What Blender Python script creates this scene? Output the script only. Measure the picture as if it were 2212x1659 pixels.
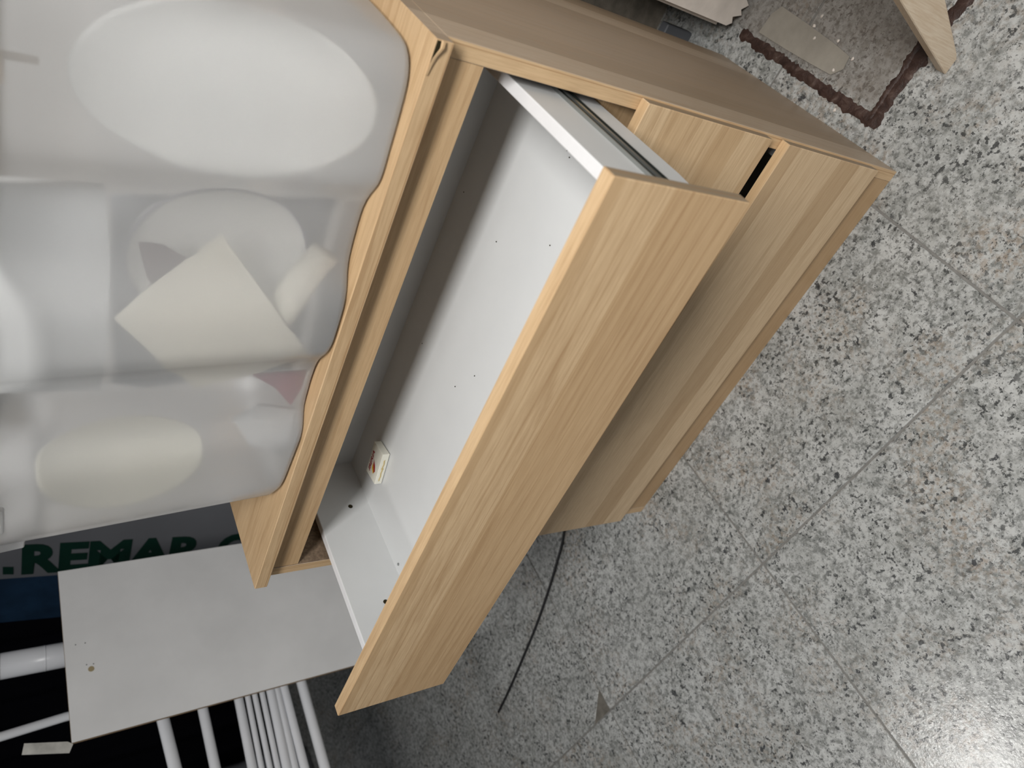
import bpy, bmesh, math, random
from mathutils import Vector, Matrix, noise
random.seed(7)
for o in list(bpy.data.objects): bpy.data.objects.remove(o)
scn = bpy.context.scene
COL = scn.collection

# ------------------------------------------------------------------ camera
CAM = Vector((0.9179, -0.5885, 1.0899))
F_PX = 1589.3
R0 = Vector((0.3865111621736832, -0.4458745248822027, -0.8073444305723667))    # photo right
R1 = Vector((-0.7380494892075289, -0.6744745684783824, 0.019157451720038604))  # photo down
R2 = Vector((-0.5530751061073482, 0.5884555756698802, -0.5897694146591322))    # view direction
cd = bpy.data.cameras.new('camera'); cam = bpy.data.objects.new('camera', cd); COL.objects.link(cam)
m = Matrix.Identity(4)
for i in range(3):
    m[i][0] = R0[i]; m[i][1] = -R1[i]; m[i][2] = -R2[i]; m[i][3] = CAM[i]
cam.matrix_world = m
cd.sensor_fit = 'HORIZONTAL'; cd.sensor_width = 36.0; cd.lens = F_PX / 2212 * 36.0
cd.clip_start = 0.01; cd.clip_end = 100
cd.dof.use_dof = True; cd.dof.focus_distance = 0.95; cd.dof.aperture_fstop = 4.0
cd.dof.aperture_fstop = 5.6
scn.camera = cam

# ------------------------------------------------------------------ world, lights, exposure
w = bpy.data.worlds.new('world'); scn.world = w; w.use_nodes = True
w.node_tree.nodes['Background'].inputs[0].default_value = (0.93, 0.97, 1.0, 1)
w.node_tree.nodes['Background'].inputs[1].default_value = 0.07
def area_light(name, loc, rot, sx, sy, power, color):
    l = bpy.data.lights.new(name, 'AREA'); l.shape = 'RECTANGLE'; l.size = sx; l.size_y = sy
    l.energy = power; l.color = color
    o = bpy.data.objects.new(name, l); o.location = loc; o.rotation_euler = rot; COL.objects.link(o); return o
spot = area_light('ceiling_track_light', (-1.311, -0.774, 2.45), (0, 0, 0), 0.40, 0.22, 1.5, (1.0, 0.98, 0.95))
spot.rotation_euler = (Vector((0.27, -0.65, 0)) - Vector(spot.location)).to_track_quat('-Z', 'Y').to_euler(); spot.data.spread = math.radians(75)
area_light('ceiling_tube_light', (1.55, -1.18, 2.35), (0, 0, 0), 1.1, 0.45, 51, (1.0, 0.98, 0.95)).data.spread = math.radians(156)
area_light('ceiling_bounce', (0.5, -1.2, 2.75), (0, 0, 0), 3.4, 3.0, 8, (0.97, 0.98, 1.0))
scn.view_settings.view_transform = 'Standard'
scn.view_settings.look = 'None'
scn.view_settings.gamma = 1.0
scn.view_settings.use_curve_mapping = False
scn.view_settings.exposure = 0.3

# ------------------------------------------------------------------ helpers
def ray(x, y):
    return R0 * ((x - 1106) / F_PX) + R1 * ((y - 829.5) / F_PX) + R2
def onz(x, y, h=0.0):
    d = ray(x, y); return CAM + d * ((h - CAM.z) / d.z)
def ony(x, y, Y):
    d = ray(x, y); return CAM + d * ((Y - CAM.y) / d.y)
def onx(x, y, X):
    d = ray(x, y); return CAM + d * ((X - CAM.x) / d.x)
def onpl(x, y, P, n):
    d = ray(x, y); return CAM + d * ((Vector(P) - CAM).dot(n) / d.dot(n))

def world_org(o):
    v = Vector((0, 0, 0))
    while o is not None:
        v = v + o.location; o = o.parent
    return v
def obj(name, verts, faces, mat, parent=None, smooth=False, fmats=None):
    """one mesh object from world-space vertices"""
    org = world_org(parent) if parent is not None else Vector((0, 0, 0))
    me = bpy.data.meshes.new(name)
    me.from_pydata([tuple(Vector(v) - org) for v in verts], [], faces)
    mats = mat if isinstance(mat, (list, tuple)) else [mat]
    for mm in mats: me.materials.append(mm)
    if fmats:
        for p, k in zip(me.polygons, fmats): p.material_index = k
    if smooth:
        for p in me.polygons: p.use_smooth = True
    o = bpy.data.objects.new(name, me); COL.objects.link(o)
    if parent is not None: o.parent = parent
    return o
def obj_bm(name, bm, mat, parent=None, smooth=False):
    org = world_org(parent) if parent is not None else Vector((0, 0, 0))
    bmesh.ops.translate(bm, verts=bm.verts, vec=-org)
    bmesh.ops.recalc_face_normals(bm, faces=bm.faces)
    me = bpy.data.meshes.new(name); bm.to_mesh(me); bm.free()
    for mm in (mat if isinstance(mat, (list, tuple)) else [mat]): me.materials.append(mm)
    if smooth:
        for p in me.polygons: p.use_smooth = True
    o = bpy.data.objects.new(name, me); COL.objects.link(o)
    if parent is not None: o.parent = parent
    return o
def bm_box(bm, x0, x1, y0, y1, z0, z1, bev=0.0, seg=1):
    r = bmesh.ops.create_cube(bm, size=1.0)
    vs = r['verts']
    for v in vs:
        v.co = Vector((x0 + (v.co.x + .5) * (x1 - x0), y0 + (v.co.y + .5) * (y1 - y0), z0 + (v.co.z + .5) * (z1 - z0)))
    if bev > 0:
        es = list({e for v in vs for e in v.link_edges})
        bmesh.ops.bevel(bm, geom=es, offset=bev, segments=seg, profile=0.5, affect='EDGES')
    return bm
def box(name, b, mat, parent=None, bev=0.0, seg=1, xf=None):
    bm = bmesh.new(); bm_box(bm, *b, bev, seg)
    if xf:
        for v in bm.verts: v.co = xf(v.co)
    return obj_bm(name, bm, mat, parent)
def empty(name, loc):
    o = bpy.data.objects.new(name, None); o.location = loc; o.empty_display_size = .05; COL.objects.link(o); return o
def tag(o, label, cat, group=None):
    o['label'] = label; o['category'] = cat
    if group: o['group'] = group
    return o
def struct(o, label=None):
    o['kind'] = 'structure'
    if label: o['label'] = label
    return o
def tube(name, pts, r, mat, parent=None, n=10, cap=True, rs=None):
    pts = [Vector(p) for p in pts]; V = []; Fc = []
    up = None
    for i, p in enumerate(pts):
        t = (pts[min(i + 1, len(pts) - 1)] - pts[max(i - 1, 0)]).normalized()
        if up is None:
            up = Vector((0, 0, 1)) if abs(t.z) < .9 else Vector((1, 0, 0))
        a = t.cross(up).normalized(); up = a.cross(t).normalized()
        rr = rs[i] if rs else r
        for k in range(n):
            th = 2 * math.pi * k / n
            V.append(p + (a * math.cos(th) + up * math.sin(th)) * rr)
    for i in range(len(pts) - 1):
        for k in range(n):
            Fc.append((i * n + k, i * n + (k + 1) % n, (i + 1) * n + (k + 1) % n, (i + 1) * n + k))
    if cap:
        Fc.append(tuple(range(n - 1, -1, -1))); Fc.append(tuple(range((len(pts) - 1) * n, len(pts) * n)))
    return obj(name, V, Fc, mat, parent, smooth=True)
def smooth_path(pts, sub=8):
    pts = [Vector(p) for p in pts]; out = []
    for i in range(len(pts) - 1):
        p0 = pts[max(i - 1, 0)]; p1 = pts[i]; p2 = pts[i + 1]; p3 = pts[min(i + 2, len(pts) - 1)]
        for k in range(sub):
            t = k / sub
            out.append(0.5 * ((2 * p1) + (p2 - p0) * t + (2 * p0 - 5 * p1 + 4 * p2 - p3) * t * t + (3 * p1 - p0 - 3 * p2 + p3) * t ** 3))
    out.append(pts[-1]); return out
def prism(name, poly, vec, mat, parent=None, bev=0.0):
    """polygon (world points) extruded by vec"""
    bm = bmesh.new()
    vs = [bm.verts.new(Vector(p)) for p in poly]
    f = bm.faces.new(vs)
    r = bmesh.ops.extrude_face_region(bm, geom=[f])
    nv = [g for g in r['geom'] if isinstance(g, bmesh.types.BMVert)]
    bmesh.ops.translate(bm, verts=nv, vec=Vector(vec))
    if bev > 0:
        bmesh.ops.bevel(bm, geom=list(bm.edges), offset=bev, segments=1, profile=.5, affect='EDGES')
    return obj_bm(name, bm, mat, parent)

# ------------------------------------------------------------------ materials
class NT:
    def __init__(s, name):
        s.m = bpy.data.materials.new(name); s.m.use_nodes = True; s.t = s.m.node_tree
        s.b = s.t.nodes['Principled BSDF']; s.out = s.t.nodes['Material Output']
    def n(s, typ, **kw):
        nd = s.t.nodes.new(typ)
        for k, v in kw.items(): setattr(nd, k, v)
        return nd
    def l(s, a, b): s.t.links.new(a, b)
    def math(s, op, a, b=None, clamp=False):
        nd = s.n('ShaderNodeMath', operation=op); nd.use_clamp = clamp
        for i, v in enumerate((a, b)):
            if v is None: continue
            if isinstance(v, (int, float)): nd.inputs[i].default_value = v
            else: s.l(v, nd.inputs[i])
        return nd.outputs[0]
    def mix(s, fac, a, b, mode='MIX'):
        nd = s.n('ShaderNodeMix', data_type='RGBA', blend_type=mode)
        for sock, v in ((nd.inputs[0], fac), (nd.inputs[6], a), (nd.inputs[7], b)):
            if isinstance(v, (int, float)): sock.default_value = v
            elif isinstance(v, tuple): sock.default_value = (*v, 1) if len(v) == 3 else v
            else: s.l(v, sock)
        return nd.outputs[2]
    def ramp(s, fac, stops, interp='LINEAR'):
        nd = s.n('ShaderNodeValToRGB'); cr = nd.color_ramp; cr.interpolation = interp
        while len(cr.elements) < len(stops): cr.elements.new(0.5)
        for e, (p, c) in zip(cr.elements, stops):
            e.position = p; e.color = (*c, 1) if len(c) == 3 else c
        s.l(fac, nd.inputs[0]); return nd.outputs[0]
    def noise(s, vec, scale, detail=3, rough=.55, dist=0.0):
        nd = s.n('ShaderNodeTexNoise'); nd.inputs['Scale'].default_value = scale
        nd.inputs['Detail'].default_value = detail; nd.inputs['Roughness'].default_value = rough
        nd.inputs['Distortion'].default_value = dist
        s.l(vec, nd.inputs['Vector']); return nd.outputs['Fac']
    def bump(s, h, strength, dist):
        nd = s.n('ShaderNodeBump'); nd.inputs['Strength'].default_value = strength; nd.inputs['Distance'].default_value = dist
        s.l(h, nd.inputs['Height']); s.l(nd.outputs[0], s.b.inputs['Normal'])
    def set(s, rough=None, spec=None, metal=None, color=None):
        if rough is not None: s.b.inputs['Roughness'].default_value = rough
        if spec is not None: s.b.inputs['Specular IOR Level'].default_value = spec
        if metal is not None: s.b.inputs['Metallic'].default_value = metal
        if color is not None: s.b.inputs['Base Color'].default_value = (*color, 1)
        return s

def plain(name, color, rough=.5, spec=.4, metal=0, var=0.06, vscale=18, bump=0.0, bscale=250):
    t = NT(name).set(rough, spec, metal)
    g = t.n('ShaderNodeNewGeometry').outputs['Position']
    f = t.noise(g, vscale, 4)
    t.l(t.mix(t.ramp(f, [(.3, (0, 0, 0)), (.7, (1, 1, 1))]), tuple(c * (1 - var) for c in color), tuple(min(1, c * (1 + var)) for c in color)), t.b.inputs['Base Color'])
    if bump > 0: t.bump(t.noise(g, bscale, 2), bump, 0.001)
    return t.m

def wood(name, along, across, plank=0.046, tones=((.62, .435, .25), (.485, .32, .17), (.70, .515, .315)), contrast=1.0, seed=0.0, lines=.5, rough=.42, streak=1.0):
    """laminate in strips: 'along' and 'across' are axis indices of the world position"""
    t = NT(name).set(rough, .35)
    g = t.n('ShaderNodeNewGeometry').outputs['Position']
    sp = t.n('ShaderNodeSeparateXYZ'); t.l(g, sp.inputs[0])
    a, c = sp.outputs[along], sp.outputs[across]
    third = sp.outputs[3 - along - across]
    # slow warp so strips are not ruler straight inside
    idx = t.math('FLOOR', t.math('ADD', t.math('DIVIDE', c, plank), 50 + seed))
    wn = t.n('ShaderNodeTexWhiteNoise', noise_dimensions='1D'); t.l(idx, wn.inputs['W'])
    off = t.math('MULTIPLY', wn.outputs['Value'], 3.0)
    idx2 = t.math('FLOOR', t.math('ADD', t.math('DIVIDE', a, 60.0), off))
    wn2 = t.n('ShaderNodeTexWhiteNoise', noise_dimensions='2D')
    cv = t.n('ShaderNodeCombineXYZ'); t.l(idx, cv.inputs[0]); t.l(idx2, cv.inputs[1]); t.l(cv.outputs[0], wn2.inputs['Vector'])
    tone = wn2.outputs['Value']
    # grain coordinates
    gv = t.n('ShaderNodeCombineXYZ')
    t.l(t.math('MULTIPLY', a, 2.6), gv.inputs[0])
    t.l(t.math('ADD', t.math('MULTIPLY', c, 62), t.math('MULTIPLY', tone, 17)), gv.inputs[1])
    t.l(t.math('ADD', t.math('MULTIPLY', third, 62), seed * 3.1), gv.inputs[2])
    g1 = t.noise(gv.outputs[0], 1.6, 5, .62, .6)
    fv = t.n('ShaderNodeCombineXYZ')
    t.l(t.math('MULTIPLY', a, 28), fv.inputs[0]); t.l(t.math('MULTIPLY', c, 520), fv.inputs[1]); t.l(t.math('MULTIPLY', third, 520), fv.inputs[2])
    g2 = t.noise(fv.outputs[0], 1.0, 2, .6)
    base = t.ramp(tone, [(0, tones[1]), (.5, tones[0]), (1, tones[2])])
    if contrast < 1: base = t.mix(contrast, tones[0], base)
    col = t.mix(t.math('MULTIPLY', t.ramp(g1, [(.33, (0.6, .6, .6)), (.47, (0.14, .14, .14)), (.58, (0, 0, 0))]), streak), base, tuple(x * y for x, y in zip(tones[1], (.82, .76, .70))))
    # thin darker growth lines
    wv = t.n('ShaderNodeTexWave', wave_type='BANDS', bands_direction='Y', wave_profile='SAW')
    wv.inputs['Scale'].default_value = .30; wv.inputs['Distortion'].default_value = 2.4; wv.inputs['Detail'].default_value = 2.0; wv.inputs['Detail Scale'].default_value = .9
    t.l(gv.outputs[0], wv.inputs['Vector'])
    ln = t.ramp(wv.outputs['Fac'], [(.0, (0, 0, 0)), (.90, (0, 0, 0)), (.975, (1, 1, 1)), (1, (0, 0, 0))])
    col = t.mix(t.math('MULTIPLY', ln, .6 * lines), col, (.36, .20, .09))
    col = t.mix(t.math('MULTIPLY', t.ramp(g2, [(.35, (1, 1, 1)), (.62, (0, 0, 0))]), .32), col, (.40, .25, .13))
    t.l(col, t.b.inputs['Base Color'])
    t.bump(g2, .12, .0006)
    return t.m

W_TOP = wood('wood_top', 0, 1, seed=3, plank=.10, contrast=.45)
W_SIDE = wood('wood_side', 2, 1, seed=11, plank=.052, tones=((.40, .31, .225), (.31, .235, .16), (.48, .385, .285)), lines=.12, streak=.5)
W_EDGEV = wood('wood_edge_vertical', 2, 0, seed=5, plank=.3, lines=1.5, contrast=.3)
W_EDGEX = wood('wood_edge_long', 0, 2, seed=9, plank=.3, lines=1.6, contrast=.3)
W_END = wood('wood_end_band', 2, 1, seed=6, plank=.3, lines=1.3, contrast=.3, tones=((.31, .245, .17), (.25, .19, .13), (.36, .29, .20)))
W_RAIL = wood('wood_rail', 0, 2, seed=15, plank=.2, lines=.35, contrast=.3)
W_F1 = wood('wood_front_open', 0, 2, seed=4.3, plank=.052, contrast=.62, lines=.9, streak=1.1)
W_F2 = wood('wood_front_middle', 0, 2, seed=21, plank=.041, lines=.15)
W_F3 = wood('wood_front_lower', 0, 2, seed=31.4, plank=.046, lines=.1, streak=.6, tones=((.58, .415, .25), (.43, .295, .165), (.66, .495, .315)))
W_PLINTH = wood('wood_plinth', 0, 2, seed=2, plank=.2, lines=.3, tones=((.50, .34, .19), (.44, .29, .155), (.54, .38, .22)))
W_BIRCH = wood('wood_birch', 2, 1, seed=2, plank=.5, lines=.1, tones=((.68, .57, .435), (.64, .53, .40), (.71, .60, .465)), contrast=.3)
M_RAW = plain('raw_chipboard', (.20, .145, .10), .85, .2, var=.35, vscale=220)
M_BACK = plain('hardboard_back', (.12, .09, .07), .8, .2)
M_WHITE = plain('white_melamine', (.66, .675, .68), .38, .4, var=.015, bump=.05, bscale=900)
M_WHITEEDGE = plain('white_melamine_edge', (.76, .76, .77), .35, .4, var=.02, vscale=60)
M_STEEL = plain('slide_steel', (.42, .44, .43), .32, .5, metal=.9)
M_DARKSTEEL = plain('slide_groove', (.02, .026, .024), .45, .4, metal=.3)
M_HOLE = plain('dark_hole', (.03, .025, .012), .9, .1)
M_BLACK = plain('black_rubber', (.012, .012, .013), .45, .4)
M_BOARD = plain('white_board_laminate', (.88, .88, .88), .5, .35, var=.05, vscale=7)
M_BOARDEDGE = plain('board_edge_brown', (.30, .21, .13), .8, .2)
M_TUBE = plain('white_enamel', (.88, .89, .92), .28, .5, var=.02)
M_PLUG = plain('brown_plug', (.42, .34, .20), .6, .3)
M_BACKDROP = plain('black_fabric', (.006, .006, .009), .9, .05)
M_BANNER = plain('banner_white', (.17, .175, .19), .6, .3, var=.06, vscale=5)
M_NAVY = plain('banner_navy', (.012, .035, .075), .65, .2, var=.3, vscale=14)
M_GREEN = plain('banner_green_ink', (.004, .030, .020), .6, .2, var=.1)
M_PLASTER = plain('old_plaster', (.60, .55, .50), .9, .15, var=.12, vscale=22, bump=.5, bscale=60)
M_CONC = plain('bare_concrete', (.25, .22, .18), .95, .1, var=.3, vscale=40, bump=.6, bscale=80)
M_PATCH = plain('cement_patch', (.27, .25, .215), .85, .15, var=.12, vscale=26, bump=.3, bscale=200)
M_CHIP = plain('exposed_screed', (.135, .125, .108), .9, .15, var=.25, vscale=60)
M_GREYPL = plain('grey_plastic', (.10, .105, .115), .5, .3)
M_PAPER = plain('cream_paper', (.84, .80, .69), .8, .2, var=.03)
M_PLATE = plain('white_plate', (.92, .92, .89), .6, .3, var=.02)
M_FOAM = plain('grey_white_foam', (.70, .71, .71), .7, .2, var=.03)
M_DISC2 = plain('cream_plate', (.82, .79, .66), .6, .3, var=.02)
M_BROWN = plain('brown_card', (.10, .06, .06), .8, .2)
M_PINK = plain('pink_cloth', (.42, .12, .18), .85, .2)
M_GREYB = plain('grey_rim', (.25, .25, .33), .5, .3)
M_BOXSHADE = plain('interior_shade_grey', (.40, .425, .46), .7, .2)  # tone standing in for shade in the empty part of the box
M_RED = plain('red_ink', (.34, .012, .02), .6, .3)
M_YEL = plain('yellow_ink', (.72, .42, .03), .6, .3)
M_GOLD = plain('gold_ink', (.58, .42, .10), .5, .4)
M_CARD = plain('matchbox_card', (.80, .79, .70), .6, .3, var=.03)
M_TAG = plain('grey_tag_paper', (.58, .57, .53), .8, .2, var=.25, vscale=35)

def granite():
    t = NT('granite_tile').set(.2, .5)
    pos = t.n('ShaderNodeNewGeometry').outputs['Position']
    oi = t.n('ShaderNodeObjectInfo')
    va = t.n('ShaderNodeVectorMath', operation='MULTIPLY_ADD')
    cmb = t.n('ShaderNodeCombineXYZ'); t.l(oi.outputs['Random'], cmb.inputs[0]); t.l(oi.outputs['Random'], cmb.inputs[2])
    t.l(cmb.outputs[0], va.inputs[0]); va.inputs[1].default_value = (13.7, 5.1, 9.3); t.l(pos, va.inputs[2])
    v = va.outputs[0]
    base = t.mix(t.ramp(t.noise(v, 12, 4, .6), [(.40, (0, 0, 0)), (.66, (1, 1, 1))]), (.42, .425, .415), (.30, .305, .292))
    mid = t.noise(v, 84, 5, .7, .2)
    col = t.mix(t.math('MULTIPLY', t.ramp(mid, [(.44, (0, 0, 0)), (.60, (1, 1, 1))]), .85), base, (.135, .14, .132))
    tan = t.math('MULTIPLY', t.ramp(t.noise(v, 8, 3), [(.47, (0, 0, 0)), (.64, (1, 1, 1))]), t.ramp(t.noise(v, 110, 4, .6), [(.45, (0, 0, 0)), (.6, (1, 1, 1))]))
    col = t.mix(t.math('MULTIPLY', tan, .6), col, (.25, .195, .145))
    pale = t.ramp(t.noise(v, 150, 4, .68), [(.50, (0, 0, 0)), (.66, (1, 1, 1))])
    col = t.mix(t.math('MULTIPLY', pale, .6), col, (.46, .47, .465))
    d1 = t.ramp(t.noise(v, 126, 4, .6, .1), [(.565, (0, 0, 0)), (.61, (1, 1, 1))])
    d1 = t.math('MULTIPLY', d1, t.ramp(t.noise(v, 15, 2), [(.38, (.2, .2, .2)), (.56, (1, 1, 1))]))
    col = t.mix(t.math('MULTIPLY', d1, .9), col, (.035, .037, .038))
    d3 = t.ramp(t.noise(v, 40, 5, .66, .25), [(.64, (0, 0, 0)), (.67, (1, 1, 1))])
    col = t.mix(t.math('MULTIPLY', d3, .9), col, (.025, .027, .031))
    d2 = t.ramp(t.noise(v, 250, 3, .65), [(.59, (0, 0, 0)), (.65, (1, 1, 1))])
    col = t.mix(t.math('MULTIPLY', d2, .75), col, (.045, .045, .044))
    # trodden-in dirt and painted shadow inside the old footprint at the pillar
    sp = t.n('ShaderNodeSeparateXYZ'); t.l(pos, sp.inputs[0])
    dx = t.math('MULTIPLY', t.math('SUBTRACT', sp.outputs[0], .812), 60, True)
    dy = t.math('MULTIPLY', t.math('SUBTRACT', sp.outputs[1], .085), 60, True)
    dirt_shade = t.math('MULTIPLY', t.math('MULTIPLY', dx, dy), t.math('ADD', t.math('MULTIPLY', t.noise(pos, 14, 4), .5), .35))
    col = t.mix(dirt_shade, col, (.15, .128, .108))
    t.l(col, t.b.inputs['Base Color'])
    hb = t.noise(pos, 240, 2)
    t.bump(hb, .22, .0009)
    return t.m
M_TILE = granite()
M_GROUT = plain('grout', (.17, .165, .155), .7, .3, var=.15, vscale=90)

def brown_glue():
    t = NT('brown_glue').set(.55, .35)
    g = t.n('ShaderNodeNewGeometry').outputs['Position']
    f = t.noise(g, 55, 5, .65, .5)
    t.l(t.ramp(f, [(.30, (.020, .010, .008)), (.52, (.042, .022, .017)), (.66, (.085, .055, .045)), (.76, (.22, .19, .17))]), t.b.inputs['Base Color'])
    t.bump(f, .8, .004); return t.m
M_GLUE = brown_glue()

def frosted(name, tint=(.985, .99, .995), clear=.53, rough=.38, ior=1.22):
    t = NT(name)
    t.t.nodes.remove(t.b)
    tr = t.n('ShaderNodeBsdfTranslucent'); tr.inputs[0].default_value = (*tint, 1)
    df = t.n('ShaderNodeBsdfDiffuse'); df.inputs[0].default_value = (*tint, 1)
    rf = t.n('ShaderNodeBsdfRefraction'); rf.inputs['Color'].default_value = (.99, .99, .99, 1)
    rf.inputs['Roughness'].default_value = rough; rf.inputs['IOR'].default_value = ior
    gl = t.n('ShaderNodeBsdfGlossy'); gl.inputs['Roughness'].default_value = .16
    fr = t.n('ShaderNodeFresnel'); fr.inputs['IOR'].default_value = 1.24
    m1 = t.n('ShaderNodeMixShader'); m1.inputs[0].default_value = .58; t.l(tr.outputs[0], m1.inputs[1]); t.l(df.outputs[0], m1.inputs[2])
    m2 = t.n('ShaderNodeMixShader'); m2.inputs[0].default_value = clear; t.l(m1.outputs[0], m2.inputs[1]); t.l(rf.outputs[0], m2.inputs[2])
    m3 = t.n('ShaderNodeMixShader'); t.l(fr.outputs[0], m3.inputs[0]); t.l(m2.outputs[0], m3.inputs[1]); t.l(gl.outputs[0], m3.inputs[2])
    t.l(m3.outputs[0], t.out.inputs['Surface'])
    return t.m
M_FROST = frosted('frosted_polypropylene')
def bagmat():
    t = NT('thin_grey_plastic').set(.22, .6, color=(.16, .165, .18)); return t.m
M_BAG = bagmat()

# ------------------------------------------------------------------ setting: floor of granite-look tiles
TS = .55; ANG = math.atan2(-.0195, .55)
ex = Vector((math.cos(ANG), math.sin(ANG), 0)); ey = Vector((-ex.y, ex.x, 0))
T0 = Vector((.155, -.244, 0))
def tp(i, j, z=0.0): return T0 + ex * (TS * i) + ey * (TS * j) + Vector((0, 0, z))
fb = [tp(-8, -4, -.012), tp(5, -4, -.012), tp(5, 5, -.012), tp(-8, 5, -.012)]
floor = prism('floor', fb, (0, 0, .0105), M_GROUT); struct(floor, 'grey granite-look tiled floor with narrow joints')
GAP = .0032; TH = .010
def tile_mesh(poly):
    """poly in tile-local ex/ey coordinates, top at z=0"""
    bm = bmesh.new()
    vs = [bm.verts.new((ex * u + ey * v)) for u, v in poly]
    f = bm.faces.new(vs)
    r = bmesh.ops.extrude_face_region(bm, geom=[f])
    for g in r['geom']:
        if isinstance(g, bmesh.types.BMVert): g.co.z -= TH
    tops = [e for e in bm.edges if all(abs(v.co.z) < 1e-6 for v in e.verts)]
    bmesh.ops.bevel(bm, geom=tops, offset=.0016, segments=2, profile=.5, affect='EDGES')
    bmesh.ops.recalc_face_normals(bm, faces=bm.faces)
    me = bpy.data.meshes.new('tile'); bm.to_mesh(me); bm.free(); me.materials.append(M_TILE); return me
g2 = GAP / 2
full = tile_mesh([(g2, g2), (TS - g2, g2), (TS - g2, TS - g2), (g2, TS - g2)])
cut = tile_mesh([(g2, g2), (TS - .068, g2), (TS - g2, .047), (TS - g2, TS - g2), (g2, TS - g2)])
for i in range(-8, 5):
    for j in range(-4, 5):
        o = bpy.data.objects.new('tile', cut if (i, j) == (-2, 0) else full)
        o.location = tp(i, j); COL.objects.link(o); o.parent = floor
c = tp(-1, 0)
prism('exposed_screed', [c - ex * .070 + ey * .001, c - ex * .001 + ey * .001, c - ex * .001 + ey * .050], (0, 0, -.006), M_CHIP, floor).location.z -= .0010

# pillar with broken plaster behind the dresser, right
pil = box('wall_right', (.826, 1.9, .43, 1.5, -.001, 2.7), M_CONC); struct(pil, 'white plastered wall corner with broken base behind the dresser')
bm = bmesh.new()
prof = [(.815, .030), (.822, .020), (.831, .026), (.838, .008), (.846, .016), (.856, .004), (.866, .022), (.880, .030), (.90, .05), (.925, .045), (.95, .07), (1.0, .06), (1.08, .08), (1.2, .06), (1.4, .08), (1.9, .07)]
front = [Vector((x, .412, z)) for x, z in prof]
vs = [bm.verts.new(p) for p in front] + [bm.verts.new((1.9, .412, 2.7)), bm.verts.new((.805, .412, 2.7))]
ff = bm.faces.new(vs)
r = bmesh.ops.extrude_face_region(bm, geom=[ff])
for g in r['geom']:
    if isinstance(g, bmesh.types.BMVert): g.co.y += .022
plaster = obj_bm('plaster_coat', bm, M_PLASTER, pil)
prism('plaster_coat', [(.808, .434, .03), (.808, .60, .06), (.808, .80, .02), (.808, 1.5, .05), (.808, 1.5, 2.7), (.806, .434, 2.7)], (.012, 0, 0), M_PLASTER, pil)
bw = box('wall_back', (.02, .80, .60, .80, -.001, 2.7), M_CONC); struct(bw, 'short wall set close behind the dresser to darken the gap')  # unseen wall piece, placed near to keep light out of the gap

# ------------------------------------------------------------------ dresser
W, H, D = .7703, .78, .416
OV, TT, TSD = .0175, .0175, .0166
dr = empty('dresser', (W / 2, D / 2, 0))
tag(dr, 'light beech-look chest of drawers, top drawer pulled out, under the translucent box', 'dresser')
# top panel: long-edge faces get edge-band grain
bm = bmesh.new(); bm_box(bm, 0, W, -OV, D + .01, H - TT, H, .0008, 1)
top = obj_bm('top_panel', bm, [W_TOP, W_EDGEX, W_SIDE], dr)
for p in top.data.polygons:
    if p.normal.y < -.8: p.material_index = 1
    elif p.normal.x > .8: p.material_index = 2
# chipped veneer at the near corner
chip = [(W - .001, -OV - .0004, H - .0012), (W - .001, -OV - .0004, H - .006), (W - .012, -OV - .0004, H - .0045), (W - .020, -OV - .0004, H - .0012)]
prism('veneer_chip', chip, (0, -.0003, 0), M_HOLE, top)
prism('lifted_veneer', [(W, -OV - .0009, H - .0045), (W - .006, -OV - .0026, H - .0045), (W - .016, -OV - .0012, H - .0015), (W - .030, -OV - .0006, H + .0002),
      (W - .030, -OV - .0014, H + .0002), (W - .016, -OV - .0024, H - .0008), (W - .005, -OV - .0042, H - .0052), (W, -OV - .0026, H - .0056)], (0, 0, -.0022), W_EDGEX, top)
for x0, x1, inner in ((0, TSD, 1), (W - TSD, W, -1)):
    bm = bmesh.new(); bm_box(bm, x0, x1, 0, D, 0, H - TT, .0006)
    sp_ = obj_bm('side_panel', bm, [W_SIDE, W_EDGEV, M_RAW], dr)
    for p in sp_.data.polygons:
        if p.normal.y < -.8: p.material_index = 1
        elif p.normal.x * inner > .8: p.material_index = 2
box('top_rail', (TSD, W - TSD, .001, .017, .7165, H - TT), W_RAIL, dr, .0006)
for z in (.532, .300):
    box('divider_rail', (TSD, W - TSD, .024, .04, z - .03, z + .02), W_RAIL, dr)
box('plinth', (TSD, W - TSD, .0004, .016, 0, .085), W_PLINTH, dr, .0006)
box('back_panel', (TSD, W - TSD, D - .006, D - .002, .06, H - TT), M_BACK, dr)
E_, TF = .0024, .0150
def front(name, x0, x1, y0, y1, z0, z1, mat, parent, xf=None):
    bm = bmesh.new(); bm_box(bm, x0, x1, y0, y1, z0, z1, .0009, 1)
    if xf:
        for v in bm.verts: v.co = xf(v.co)
    o = obj_bm(name, bm, [mat, W_EDGEX, W_END, M_WHITE], parent)
    for p in o.data.polygons:
        if abs(p.normal.z) > .8: p.material_index = 1
        elif abs(p.normal.x) > .8: p.material_index = 2
    return o
# closed drawers
for (z0, z1, mat) in ((.3153, .527, W_F2), (.0702, .2816, W_F3)):
    d = front('drawer', E_, W - E_, -TF, -.0006, z0, z1, mat, dr)
    box('drawer_side', (.0235, .0365, .0, .36, z0 + .012, z1 - .056), M_WHITE, d)
    box('drawer_side', (W - .0365, W - .0235, .0, .36, z0 + .012, z1 - .056), M_WHITE, d)
    box('drawer_base', (.0365, W - .0365, .0, .36, z0 + .015, z0 + .019), M_WHITE, d)
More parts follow.
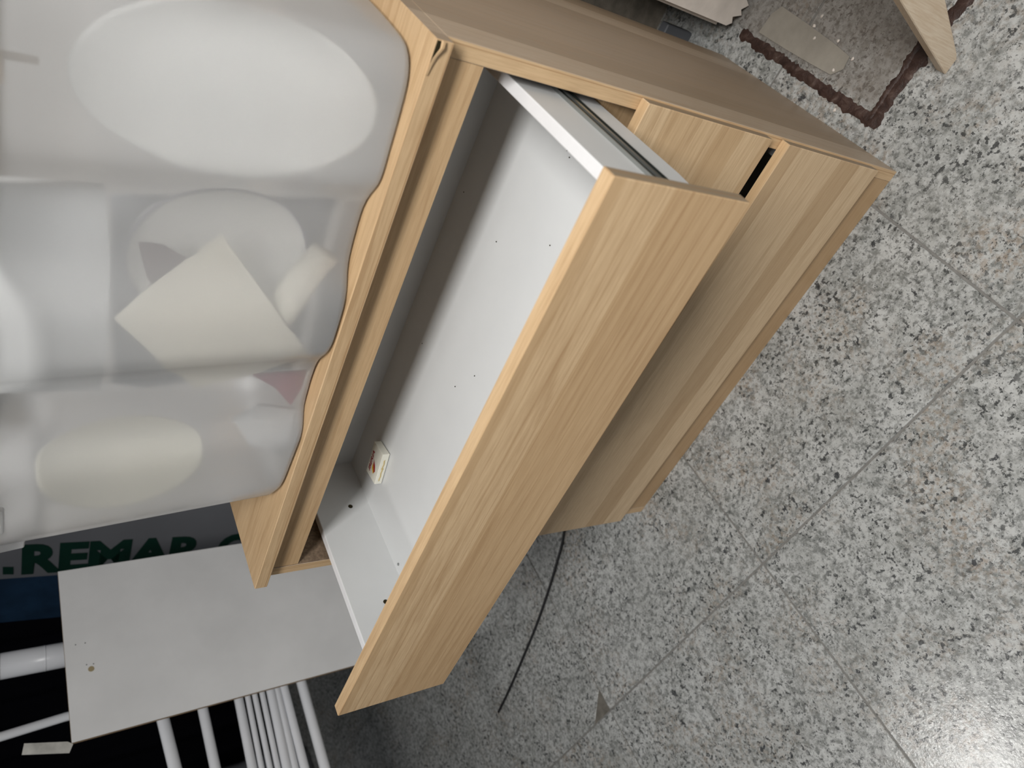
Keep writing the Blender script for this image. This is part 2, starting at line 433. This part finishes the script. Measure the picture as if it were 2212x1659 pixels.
# open drawer
D1, Z1T, Z1B = .2212, .7237, .567
SAG, YAW = -.0055, .0072
def xf1(v):
    return Vector((v.x, v.y + SAG * (v.z - Z1T) + YAW * (v.x - W / 2), v.z + SAG * v.y))
d1 = front('drawer', E_, W - E_, -D1, -D1 + TF, Z1B, Z1T, W_F1, dr, xf1)
d1['label'] = 'open top drawer with white interior'
for p in d1.data.polygons:
    if p.normal.y > .8: p.material_index = 3
ZT, ZF, YB = .673, .585, .168
XR, XL, ST = .746, .0245, .0125
for x0, x1 in ((XL, XL + ST), (XR - ST, XR)):
    bm = bmesh.new(); bm_box(bm, x0, x1, -D1 + TF, YB + .014, ZF - .023, ZT, .0012, 2)
    r_ = bmesh.ops.bisect_plane(bm, geom=bm.verts[:] + bm.edges[:] + bm.faces[:], plane_co=(0, -.132, 0), plane_no=(0, 1, 0))
    for v in bm.verts:
        if v.co.y < -.14 and v.co.z < ZF - .015: v.co.z = ZF - .012
    for v in bm.verts: v.co = xf1(v.co)
    s = obj_bm('drawer_side', bm, [M_WHITE, M_WHITEEDGE], d1)
    for p in s.data.polygons:
        if p.normal.z > .8: p.material_index = 1
box('drawer_back', (XL + ST, XR - ST, YB, YB + .013, ZF - .02, ZT - .004), M_WHITE, d1, xf=xf1)
box('drawer_base', (XL + ST, XR - ST, -D1 + TF, YB, ZF - .004, ZF), M_WHITE, d1, xf=xf1)
# slides: steel channel on the outside of each drawer side
for xs, s in ((XR, 1), (XL, -1)):
    def bxs(a, b, z0, z1, nm, mat):
        x0, x1 = sorted((xs + s * a, xs + s * b))
        box(nm, (x0, x1, -D1 + TF + .002, YB, z0, z1), mat, d1, xf=xf1)
    zc = .6115
    bxs(0, .0020, zc - .0100, zc + .0100, 'runner', M_DARKSTEEL)
    bxs(0, .0034, zc + .0088, zc + .0104, 'runner', M_STEEL)
    bxs(0, .0030, zc - .0105, zc - .0085, 'runner', M_DARKSTEEL)
    bxs(.0015, .0036, zc - .0022, zc + .0018, 'runner', M_STEEL)
# screw holes inside the left side, knot on the front edge
def disc(name, c, n, r, mat, parent, k=14, th=.0004):
    c = Vector(c); n = Vector(n).normalized(); a = n.orthogonal().normalized(); b = n.cross(a)
    return prism(name, [c + (a * math.cos(2 * math.pi * i / k) + b * math.sin(2 * math.pi * i / k)) * r for i in range(k)], n * th, mat, parent)
hx = XL + ST
for px, py, rr in ((757, 1094, .0036), (833, 1300, .0036)):
    p = onx(px, py, hx + .0001); disc('screw_hole', p, (1, 0, 0), rr, M_HOLE, d1)
p = onz(860, 1219, ZF + .0012); disc('grey_spot', p, (0, 0, 1), .0022, M_STEEL, d1)
for px, py in ((1230, 340), (1225, 325), (1188, 530), (1072, 522), (1025, 812), (983, 835), (1002, 415), (912, 742)):
    p = onz(px, py, ZF + .0010); disc('dust_speck', p, (0, 0, 1), .0008, M_HOLE, d1, 6)

# ------------------------------------------------------------------ small printed box in the drawer
mb = empty('small_cardboard_box', (.125, .087, ZF + .0011))
tag(mb, 'small white cardboard box with red lettering lying in the open drawer', 'box')
mo = Vector((.099, .0655, ZF + .0011)); mu = Vector((.0560, .0095, 0)); L = mu.length; mu.normalize(); mv = Vector((-mu.y, mu.x, 0))
mh = .0118; md = .034
def mp(u, v, z): return mo + mu * u + mv * v + Vector((0, 0, z))
bm = bmesh.new()
vv = [bm.verts.new(mp(u, v, z)) for z in (0, mh) for u, v in ((0, 0), (L, 0), (L, md), (0, md))]
for f in ((0, 3, 2, 1), (4, 5, 6, 7), (0, 1, 5, 4), (1, 2, 6, 5), (2, 3, 7, 6), (3, 0, 4, 7)): bm.faces.new([vv[k] for k in f])
bmesh.ops.bevel(bm, geom=list(bm.edges), offset=.0005, segments=1, profile=.5, affect='EDGES')
obj_bm('carton', bm, M_CARD, mb)
def text_mesh(name, body, size, mat, parent, origin, right, up, offset=0.0, extrude=0.0, shear=0.0, xscale=1.0, width=None):
    cu = bpy.data.curves.new(name, 'FONT'); cu.body = body; cu.size = size; cu.offset = offset; cu.extrude = extrude; cu.shear = shear
    cu.resolution_u = 4
    to = bpy.data.objects.new(name, cu); COL.objects.link(to)
    dg = bpy.context.evaluated_depsgraph_get(); dg.update()
    me = bpy.data.meshes.new_from_object(to.evaluated_get(dg))
    bpy.data.objects.remove(to); bpy.data.curves.remove(cu)
    xs = [v.co.x for v in me.vertices]
    if width: xscale = width / (max(xs) - min(xs))
    x0 = min(xs); right = Vector(right).normalized(); up = Vector(up).normalized(); nrm = right.cross(up)
    org = world_org(parent)
    for v in me.vertices:
        q = Vector(origin) + right * ((v.co.x - x0) * xscale) + up * v.co.y + nrm * v.co.z
        v.co = q - org
    me.materials.clear(); me.materials.append(mat)
    o = bpy.data.objects.new(name, me); COL.objects.link(o); o.parent = parent; return o
zt = mh + .0003
text_mesh('red_lettering', 'IBERIA', .0090, M_RED, mb, mp(.0075, .0235, zt), mu, mv, offset=.00025, shear=.3, width=.037)
prism('red_swoosh', [mp(.013, .011, zt), mp(.018, .0085, zt), mp(.026, .0125, zt), mp(.033, .0205, zt), mp(.024, .0175, zt)], (0, 0, .0001), M_RED, mb)
prism('yellow_swoosh', [mp(.011, .0125, zt), mp(.0135, .0112, zt), mp(.023, .0175, zt), mp(.026, .0205, zt), mp(.017, .0195, zt)], (0, 0, .0001), M_YEL, mb)
sq = []
for k in range(70):
    u = .006 + .040 * k / 69
    amp = .0011 * (2.3 if k in (38, 39, 40, 41, 42) else 1)
    sq.append(mp(u, -.0004, mh * .5 + amp * math.sin(k * 1.55) + .0004 * math.sin(k * .31)))
tube('gold_script', sq, .00035, M_GOLD, mb, n=5)

# ------------------------------------------------------------------ translucent storage box on the dresser
pix = [(805.8, 0), (835.6, 25.8), (862.8, 57), (880, 78.7), (889.9, 95), (896, 115), (896, 135.6), (894, 163), (886, 200), (868, 265), (843.5, 350), (838, 371), (832.6, 389), (826, 400), (819.7, 409.7), (809.6, 416.5),
       (798.7, 431.4), (790.6, 450), (777, 496.5), (764.8, 542.6), (759, 570), (756.7, 589), (756.5, 611.5), (757.2, 630), (753.6, 654), (745.2, 684), (732, 726.8), (724.5, 750), (719, 761), (712, 769), (702.6, 772.7), (691, 785.5), (677, 822.7),
       (663.5, 871.7), (659, 893), (659.6, 925), (655, 951), (640, 989), (618, 1045), (611, 1056), (601, 1063.5)]
outl = [onz(x, y, H).to_2d() for x, y in pix]
outl = [Vector((.757, .33)), Vector((.756, .25)), Vector((.752, .18))] + outl[1:]
lx = outl[-1].x
outl += [Vector((lx - .012, outl[-1].y + .006)), Vector((lx - .020, outl[-1].y + .018)), Vector((lx - .022, .10)), Vector((lx - .022, .33))]
outl += [Vector((lx - .018, .362)), Vector((lx - .006, .378)), Vector((lx + .012, .385)), Vector((.46, .388)), Vector((.725, .385)), Vector((.745, .376)), Vector((.755, .358))]
# resample evenly and smooth
def resample(p, step):
    out = []
    for a, b in zip(p, p[1:] + p[:1]):
        n = max(1, int((b - a).length / step))
        for k in range(n): out.append(a.lerp(b, k / n))
    return out
outl = resample(outl, .006)
for _ in range(2):
    outl = [(outl[i - 1] + outl[i] * 2 + outl[(i + 1) % len(outl)]) / 4 for i in range(len(outl))]
NB = len(outl); BC = Vector((sum(p.x for p in outl) / NB, .19))
hx_, hy_ = .285, .19
def ring(inset, z):
    h = max(0, z - H); R = []
    for p in outl:
        q = p - BC
        ux = -.052 * h + (q.x / hx_) * (.012 * h - inset); uy = (q.y / hy_) * (.055 * h - inset)
        R.append(Vector((p.x + ux, p.y + uy, z)))
    return R
BZ = [(.0105, H + .0006), (.0045, H + .0016), (.0015, H + .0045), (0, H + .010), (0, H + .06), (0, H + .12), (0, H + .18), (0, H + .24), (0, H + .315), (-.004, H + .318), (-.011, H + .318), (-.0115, H + .312), (-.0115, H + .306)]
sb = empty('storage_box', (BC.x, BC.y, H))
tag(sb, 'large frosted translucent plastic storage box with ribbed sides on top of the dresser', 'storage box')
V = []; Fc = []
for ins, z in BZ: V += ring(ins, z)
for r_ in range(len(BZ) - 1):
    for k in range(NB):
        Fc.append((r_ * NB + k, r_ * NB + (k + 1) % NB, (r_ + 1) * NB + (k + 1) % NB, (r_ + 1) * NB + k))
Fc.append(tuple(range(NB - 1, -1, -1)))
body = obj('box_body', V, Fc, M_FROST, sb, smooth=True)
bmb = bmesh.new(); bmb.from_mesh(body.data)
bmesh.ops.recalc_face_normals(bmb, faces=bmb.faces)
if sum(f.normal.z * f.calc_area() for f in bmb.faces if len(f.verts) > 4) > 0: bmesh.ops.reverse_faces(bmb, faces=bmb.faces)
bmb.to_mesh(body.data); bmb.free()
# grip lug at the left end and latch plates on the front
lg = [ony(px_, py_, -.010) for px_, py_ in ((70, 1154), (60, 1163), (54, 1171), (52.5, 1184), (0, 1196), (-70, 1211), (-70, 1172))]
lug = prism('grip_lug', lg, (0, .22, 0), M_FROST, sb, .0012)
box('latch', (.202, .242, -.0300, -.0245, 1.069, 1.118), M_FROST, sb, .002, 2)

# things seen dimly inside the box, each leaning against or standing behind the front wall
def wy(z, back): return .006 - .055 * (z - H) + back
def wp(px, py, back):
    p = ony(px, py, wy(.92, back))
    for _ in range(4): p = ony(px, py, wy(p.z, back))
    return p
WN = Vector((0, 1, .055)).normalized()
def disc_thing(name, px, py, rad, back, mat, label, cat, rim=None, group=None, sx=1.0):
    c = wp(px, py, back); e = empty(name, (c.x, c.y + .012, max(H + .004, c.z - rad))); tag(e, label, cat, group)
    a = Vector((1, 0, 0)); b = Vector((0, -.055, 1)).normalized(); n = b.cross(a) * -1
    n = Vector((0, 1, .055)).normalized()
    V = []; Fc = []; K = 48
    prof = [(0, .012), (.55, .012), (.70, .010), (.95, .002), (1.0, 0), (1.0, .002), (.95, .0045), (.70, .0135), (0, .0155)]
    V.append(c + n * prof[0][1])
    for rr, dd in prof[1:-1]:
        for k in range(K):
            th = 2 * math.pi * k / K
            V.append(c + (a * math.cos(th) * sx + b * math.sin(th)) * rad * rr + n * dd)
    V.append(c + n * prof[-1][1]); last = len(V) - 1
    for k in range(K): Fc.append((0, 1 + k, 1 + (k + 1) % K))
    for q in range(len(prof) - 3):
        for k in range(K): Fc.append((1 + q * K + k, 1 + (q + 1) * K + k, 1 + (q + 1) * K + (k + 1) % K, 1 + q * K + (k + 1) % K))
    q = len(prof) - 3
    for k in range(K): Fc.append((1 + q * K + k, last, 1 + q * K + (k + 1) % K))
    obj('dish', V, Fc, mat, e, smooth=True)
    if rim:
        tube('rim_line', [c + (a * math.cos(2 * math.pi * k / 40) * sx + b * math.sin(2 * math.pi * k / 40)) * rad * .985 - n * .0012 for k in range(41)], .0014, rim, e, n=6, cap=False)
    return e
disc_thing('plate', 515, 205, .122, .024, M_PLATE, 'largest pale oval plate inside the box, at its right end', 'plate', sx=.54)
disc_thing('plate', 470, 552, .085, .045, M_PLATE, 'round plate with a thin blue-grey rim behind the paper in the box', 'plate', rim=M_GREYB)
disc_thing('plate', 262, 985, .082, .026, M_DISC2, 'cream oval plate inside the box, at its left end', 'plate', sx=.82)
def sheet(name, pts, back, mat, label, cat, th=.002):
    P = [wp(x, y, back) for x, y in pts]
    for q in P: q.z = max(q.z, H + .005)
    o = prism(name, P, WN * th, mat); return tag(o, label, cat)
sheet('folded_paper', [(245, 681), (405, 560), (424, 552), (430, 540), (480, 507), (560, 625), (660, 752), (560, 800), (420, 835)], .006, M_PAPER, 'large cream sheet of paper standing inside the box', 'paper', .003)
a_, b_ = wp(575, 690, .026), wp(708, 541, .026); b_.z = max(b_.z, H + .021)
pt = tube('paper_roll', [a_, a_.lerp(b_, .5), b_], .0165, M_PAPER, n=16); tag(pt, 'cream paper roll leaning beside the sheet in the box', 'roll')
sheet('brown_card', [(297, 520), (350, 525), (405, 558), (404, 612), (345, 640), (315, 600)], .016, M_BROWN, 'small brown card behind the cream paper in the box', 'card')
sheet('pink_cloth', [(540, 800), (690, 790), (660, 830), (622, 868), (590, 830)], .020, M_PINK, 'pink scrap of cloth at the foot of the box', 'cloth', .004)
sheet('white_wrapping', [(500, 905), (560, 870), (640, 880), (650, 935), (600, 965), (530, 950)], .016, M_FOAM, 'crumpled white wrapping at the front of the box', 'wrapping', .006)
# white tray standing in the upper middle, grey sheet added behind for the shade inside
sheet('foam_tray', [(-60, 385), (228, 405), (236, 560), (230, 700), (215, 835), (-60, 840)], .014, M_FOAM, 'white foam tray in the upper middle of the box', 'tray', .02)
sheet('interior_shade_sheet', [(232, 392), (812, 405), (770, 560), (720, 760), (300, 800), (232, 780)], .085, M_BOXSHADE, 'added grey sheet behind the plate, for the shade inside the box', 'sheet', .004)
tp_ = sheet('tape_strip', [(-40, 96), (80, 120), (80, 136), (4, 124), (4, 175), (-40, 175)], .006, plain('beige_tape', (.52, .44, .36), .7, .2), 'beige strip of tape inside the right end of the box', 'tape', .001)

# ------------------------------------------------------------------ black cable on the floor
cp = [Vector((-.02, .27, .003)), Vector((-.13, .19, .003))] + [onz(x, y, .003) for x, y in ((1218, 1152), (1203, 1215), (1180, 1290), (1155, 1360), (1128, 1425), (1100, 1490), (1077, 1538))]
tag(tube('cable', smooth_path(cp, 8), .0032, M_BLACK, n=8), 'thin black cable lying on the floor beside the dresser', 'cable')

# ------------------------------------------------------------------ brown glue outline, patch, scraps
def strip(name, path, w0, mat, th, seed, parent):
    V = []; Fc = []; rnd = random.Random(seed)
    n = len(path); rows = 5
    for i, p in enumerate(path):
        t = (path[min(i + 1, n - 1)] - path[max(i - 1, 0)]).normalized(); s = Vector((-t.y, t.x, 0))
        ww = w0 * (1 + .5 * noise.noise(Vector((i * .22, seed, 0)))); sh = w0 * .25 * noise.noise(Vector((i * .15, seed + 9, 3)))
        for k in range(rows):
            u = k / (rows - 1) * 2 - 1
            z = 0.0002 + (th * (1 - u * u) * (.7 + .7 * noise.noise(Vector((i * .5, k * .9, seed)))) if abs(u) < 1 else 0)
            V.append(p + s * (u * ww / 2 * (1 + .25 * rnd.uniform(-1, 1)) + sh) + Vector((0, 0, max(z, .0002))))
    for i in range(n - 1):
        for k in range(rows - 1):
            Fc.append((i * rows + k, i * rows + k + 1, (i + 1) * rows + k + 1, (i + 1) * rows + k))
    return obj(name, V, Fc, mat, parent, smooth=True)
def lin(a, b, n): return [a.lerp(b, i / (n - 1)) for i in range(n)]
A_, B_, C_ = Vector((.815, .40, 0)), Vector((.806, .083, 0)), Vector((1.30, .060, 0))
gl = empty('glue_residue', (.806, .083, 0)); tag(gl, 'L-shaped dark brown line of dried glue on the floor beside the dresser', 'glue residue')
strip('glue_line', lin(A_, B_, 70), .017, M_GLUE, .0022, 1, gl)
strip('glue_line', lin(B_ + Vector((-.006, 0, 0)), C_, 100), .020, M_GLUE, .0022, 5, gl)
strip('glue_line', lin(B_ + Vector((.004, .006, 0)), Vector((.93, .092, 0)), 30), .010, M_GLUE, .003, 8, gl)
pp = [onz(x, y, .0006) for x, y in ((1640, 70), (1668, 30), (1690, 14), (1740, 48), (1800, 92), (1836, 122), (1822, 150), (1795, 162), (1755, 140), (1700, 108))]
tag(prism('cement_patch', pp, (0, 0, .0012), M_PATCH), 'flat grey cement patch on the floor inside the brown outline', 'patch')
rnd = random.Random(4)
for k, (px, py) in enumerate(((1760, 82), (1811, 88), (1842, 127), (1800, 151), (1776, 35), (1803, 238), (1759, 56))):
    c = onz(px, py, .002); bm = bmesh.new(); bmesh.ops.create_icosphere(bm, subdivisions=1, radius=.0026)
    for v in bm.verts: v.co = Vector((v.co.x * rnd.uniform(.7, 1.5), v.co.y * rnd.uniform(.7, 1.4), v.co.z * .7)) + c
    o = obj_bm('plaster_crumb', bm, M_PLASTER)
    if k == 5: tag(o, 'tiny white crumb of plaster between the brown line and the dresser', 'plaster crumb', 'plaster crumbs by the pillar')
    elif k in (0, 3): tag(o, 'tiny white crumb of plaster lying on the grey cement patch', 'plaster crumb', 'plaster crumbs by the pillar')
    else: tag(o, 'tiny white crumb of plaster beside the grey cement patch', 'plaster crumb', 'plaster crumbs by the pillar')
gb = box('grey_bracket', (.748, .772, .505, .525, 0, .066), M_GREYPL, None, .002); tag(gb, 'small grey plastic block in the dark gap behind the dresser', 'block')

# ------------------------------------------------------------------ stool with splayed tapered legs, only one foot in view
st = empty('stool', (.915, .03, 0)); tag(st, 'pale birch furniture with a tapered splayed leg beside the brown outline', 'stool')
Y0 = .030; TK = .017
leg_poly = [Vector((.9025, Y0, 0)), Vector((.9245, Y0, 0)), ony(2075, 128, Y0) + Vector((.0, 0, .004)), ony(2043, 0, Y0), ony(2000, -220, Y0) + Vector((.01, 0, 0)), Vector((1.12, Y0, .43)), Vector((1.05, Y0, .43)), ony(1860, -170, Y0), ony(1944, 0, Y0), ony(1990, 76, Y0)]
leg_poly[2] = Vector((.9300, Y0, .008))
leg = prism('leg', leg_poly, (0, TK, 0), W_BIRCH, st, .0012)
lm = leg.data
for mx, my in ((1, .42), (-1, 0), (-1, .42)):
    me2 = lm.copy()
    for v in me2.vertices:
        q = v.co + Vector((.915, .03, 0))
        if mx < 0: q.x = 2 * 1.30 - q.x
        q.y += my
        v.co = q - Vector((.915, .03, 0))
    if mx < 0: me2.flip_normals()
    if my > .3 and mx > 0: continue
    o = bpy.data.objects.new('leg', me2); COL.objects.link(o); o.parent = st
box('seat', (1.02, 1.58, -.02, .30, .43, .455), W_BIRCH, st, .006, 2)

# ------------------------------------------------------------------ white board standing left of the dresser
bd = empty('white_board', (-.71, .38, 0)); tag(bd, 'plain white laminated board standing upright left of the dresser', 'board')
bo = Vector((-.745, .150, 0)); bu = Vector((.166, .986, 0)).normalized(); bn = Vector((bu.y, -bu.x, 0))
def on_board(px, py): return onpl(px, py, bo, bn)
bh = (on_board(155, 1605).z + on_board(125, 1235).z) / 2
f0 = on_board(155, 1605); b0 = on_board(125, 1235)
fa = Vector((on_board(155, 1605).x, on_board(155, 1605).y, 0)); bb = Vector((b0.x, b0.y, 0))
fz = Vector((on_board(780, 1430).x, on_board(780, 1430).y, 0))
bm = bmesh.new(); tk = -bn * .010
lo = [fz.lerp(fz, 0), Vector((bb.x, bb.y + .012, 0))]
pts = [Vector((lo[0].x, lo[0].y, 0.0)), Vector((lo[1].x, lo[1].y, 0.0)), Vector((b0.x, b0.y, b0.z)), Vector((f0.x, f0.y, f0.z))]
panel = prism('panel', pts, tk, [M_BOARD, M_BOARDEDGE], bd)
for p in panel.data.polygons:
    if abs(p.normal.dot(bn)) < .8: p.material_index = 1
disc('brown_plug', on_board(197, 1445) + bn * .0002, bn, .0058, M_PLUG, bd)
for q in ((163, 1393), (184, 1389), (187, 1436), (202, 1434)): disc('small_hole', on_board(*q) + bn * .0002, bn, .0012, M_GREYPL, bd, 8)
tg = prism('paper_tag', [onpl(x, y, f0 - bn * .004, bn) for x, y in ((52, 1606), (146, 1602), (158, 1607), (150, 1626), (47, 1630))], -bn * .003, M_TAG)
tag(tg, 'small creased grey-white paper tag at the front top corner of the white board', 'paper tag')

# ------------------------------------------------------------------ white tube rack behind the board
rk = empty('drying_rack', (-.9, .45, 0)); tag(rk, 'folded white metal rack of tubes behind the white board', 'rack')
XK = -.90
bar_ends = []
for (xa, ya), (xb, yb), r_ in (((352, 1554), (378, 1659), .0135), ((437, 1527), (465, 1659), .0115), ((515, 1508), (545, 1659), .0105), ((535, 1505), (565, 1659), .0065), ((550, 1500), (583, 1659), .0065), ((566, 1497), (600, 1659), .0065),
                               ((585, 1493), (620, 1659), .011), ((598, 1489), (637, 1659), .009), ((613, 1484), (658, 1659), .0105), ((651, 1474), (702, 1659), .0125)):
    a = onx(xa, ya, XK); b = onx(xb, yb, XK); dv = (b - a).normalized()
    tube('bar', [a - dv * .30, a, b, b + dv * .22], r_, M_TUBE, rk, n=14)
    bar_ends.append(b + dv * .22)
tube('end_rail', [bar_ends[0] + Vector((0, 0, .03)), bar_ends[0], bar_ends[4], bar_ends[-1], bar_ends[-1] - Vector((0, 0, .03))], .012, M_TUBE, rk, n=14)
pa = onx(130, 1416, XK); pb = onx(0, 1440, XK); dv = (pb - pa).normalized()
tube('post', [Vector((pa.x - .002, pa.y - .003, .0)), pa, pb], .0285, M_TUBE, rk, n=22)
tube('post', [pb + dv * -.086, pb + dv * -.084], .0291, M_TUBE, rk, n=22)
tube('post', [pb, pb + dv * .45], .0290, M_TUBE, rk, n=22)
pa = onx(140, 1549, XK); pb = onx(0, 1592, XK); dv = (pb - pa).normalized()
tube('post', [Vector((pa.x + .002, pa.y + .008, .0)), pa, pb, pb + dv * .4], .0095, M_TUBE, rk, n=14)

# ------------------------------------------------------------------ printed banner leaning at the back
bnv = Vector((-.003, .109, .994)).normalized()
bp0 = ony(46, 1237, .74); bright = Vector((1, .003, 0)).normalized(); bnn = bright.cross(bnv)
def on_ban(px, py): return onpl(px, py, bp0, bnn)
base_z = -bp0.z / bnv.z
def banp(u, v): return bp0 + bright * u + bnv * v
ban = empty('banner', banp(.1, base_z) + Vector((0, 0, .002))); tag(ban, 'grey-white printed banner with green capital letters leaning behind the dresser', 'banner')
uL = (on_ban(0, 1251) - bp0).dot(bright); uN = (on_ban(0, 1345) - bp0).dot(bright)
prism('white_field', [banp(uL, base_z + .002), banp(.68, base_z + .002), banp(.68, .75), banp(uL, .75)], bnn * -.004 if bnn.y < 0 else bnn * .004, M_BANNER, ban)
prism('navy_stripe', [banp(uN, base_z + .002), banp(uL, base_z + .002), banp(uL, .75), banp(uN, .75)], bnn * -.004 if bnn.y < 0 else bnn * .004, M_NAVY, ban)
fwd = bnn if bnn.y < 0 else -bnn
tl = (on_ban(446, 1160) - on_ban(46, 1180)).dot(-bnv)
hh = (on_ban(46, 1179) - bp0).dot(bright)
text_mesh('green_lettering', 'REMAR', hh / .70, M_GREEN, ban, bp0 + fwd * .0012, -bnv, bright, offset=.0075, extrude=.0002, width=tl)
def dot(px0, py0, px1, py1):
    q = [on_ban(px0, py0), on_ban(px1, py0), on_ban(px1, py1), on_ban(px0, py1)]
    prism('green_lettering', [a + fwd * .001 for a in q], fwd * .0004, M_GREEN, ban)
dot(6, 1224, 29, 1240)
dot(458, 1200, 478, 1214)
text_mesh('green_lettering', 'O', hh / .70, M_GREEN, ban, bp0 - bnv * (tl + .035) + fwd * .0012, -bnv, bright, offset=.0075, extrude=.0002, width=.10)

# ------------------------------------------------------------------ black cloth backdrop added for the darkness, plastic bags at the back left
path = [Vector((-.55, 1.22, 0)), Vector((-1.7, 1.18, 0)), Vector((-2.35, .92, 0)), Vector((-2.75, .45, 0)), Vector((-2.9, -.4, 0)), Vector((-2.95, -1.6, 0))]
sp2 = smooth_path(path, 30); V = []; Fc = []
n = len(sp2)
for i, p in enumerate(sp2):
    t = (sp2[min(i + 1, n - 1)] - sp2[max(i - 1, 0)]).normalized(); s = Vector((-t.y, t.x, 0))
    for k, z in enumerate((.004, .7, 1.4, 2.3)):
        V.append(p + s * (.025 * math.sin(i * 1.1) * (1 - .2 * k)) + Vector((0, 0, z)))
for i in range(n - 1):
    for k in range(3): Fc.append((i * 4 + k, (i + 1) * 4 + k, (i + 1) * 4 + k + 1, i * 4 + k + 1))
cur = obj('black_backdrop', V, Fc, M_BACKDROP, None, smooth=True)
sc = cur.modifiers.new('cloth', 'SOLIDIFY'); sc.thickness = .004
tag(cur, 'black cloth backdrop added for the dark back left behind the white tubes', 'backdrop')
def bag(name, c, s, seed, label):
    bm = bmesh.new(); bmesh.ops.create_icosphere(bm, subdivisions=4, radius=1.0)
    for v in bm.verts:
        d = v.co.normalized(); q = 1 + .22 * noise.noise(d * 2.1 + Vector((seed, 0, 0))) + .10 * abs(noise.noise(d * 6 + Vector((0, seed, 0))))
        v.co = Vector((d.x * s[0] * q, d.y * s[1] * q, max(d.z * s[2] * q, -s[2] * .8))) + Vector(c) + Vector((0, 0, s[2] * .8 + .001))
    o = obj_bm(name, bm, M_BAG, None, True); return tag(o, label, 'bag')
bag('plastic_bag', (-2.28, .50, 0), (.13, .12, .30), 2.0, 'shiny dark grey plastic bag seen between the white tubes')

scn.cycles.max_bounces = 12
scn.cycles.transmission_bounces = 10
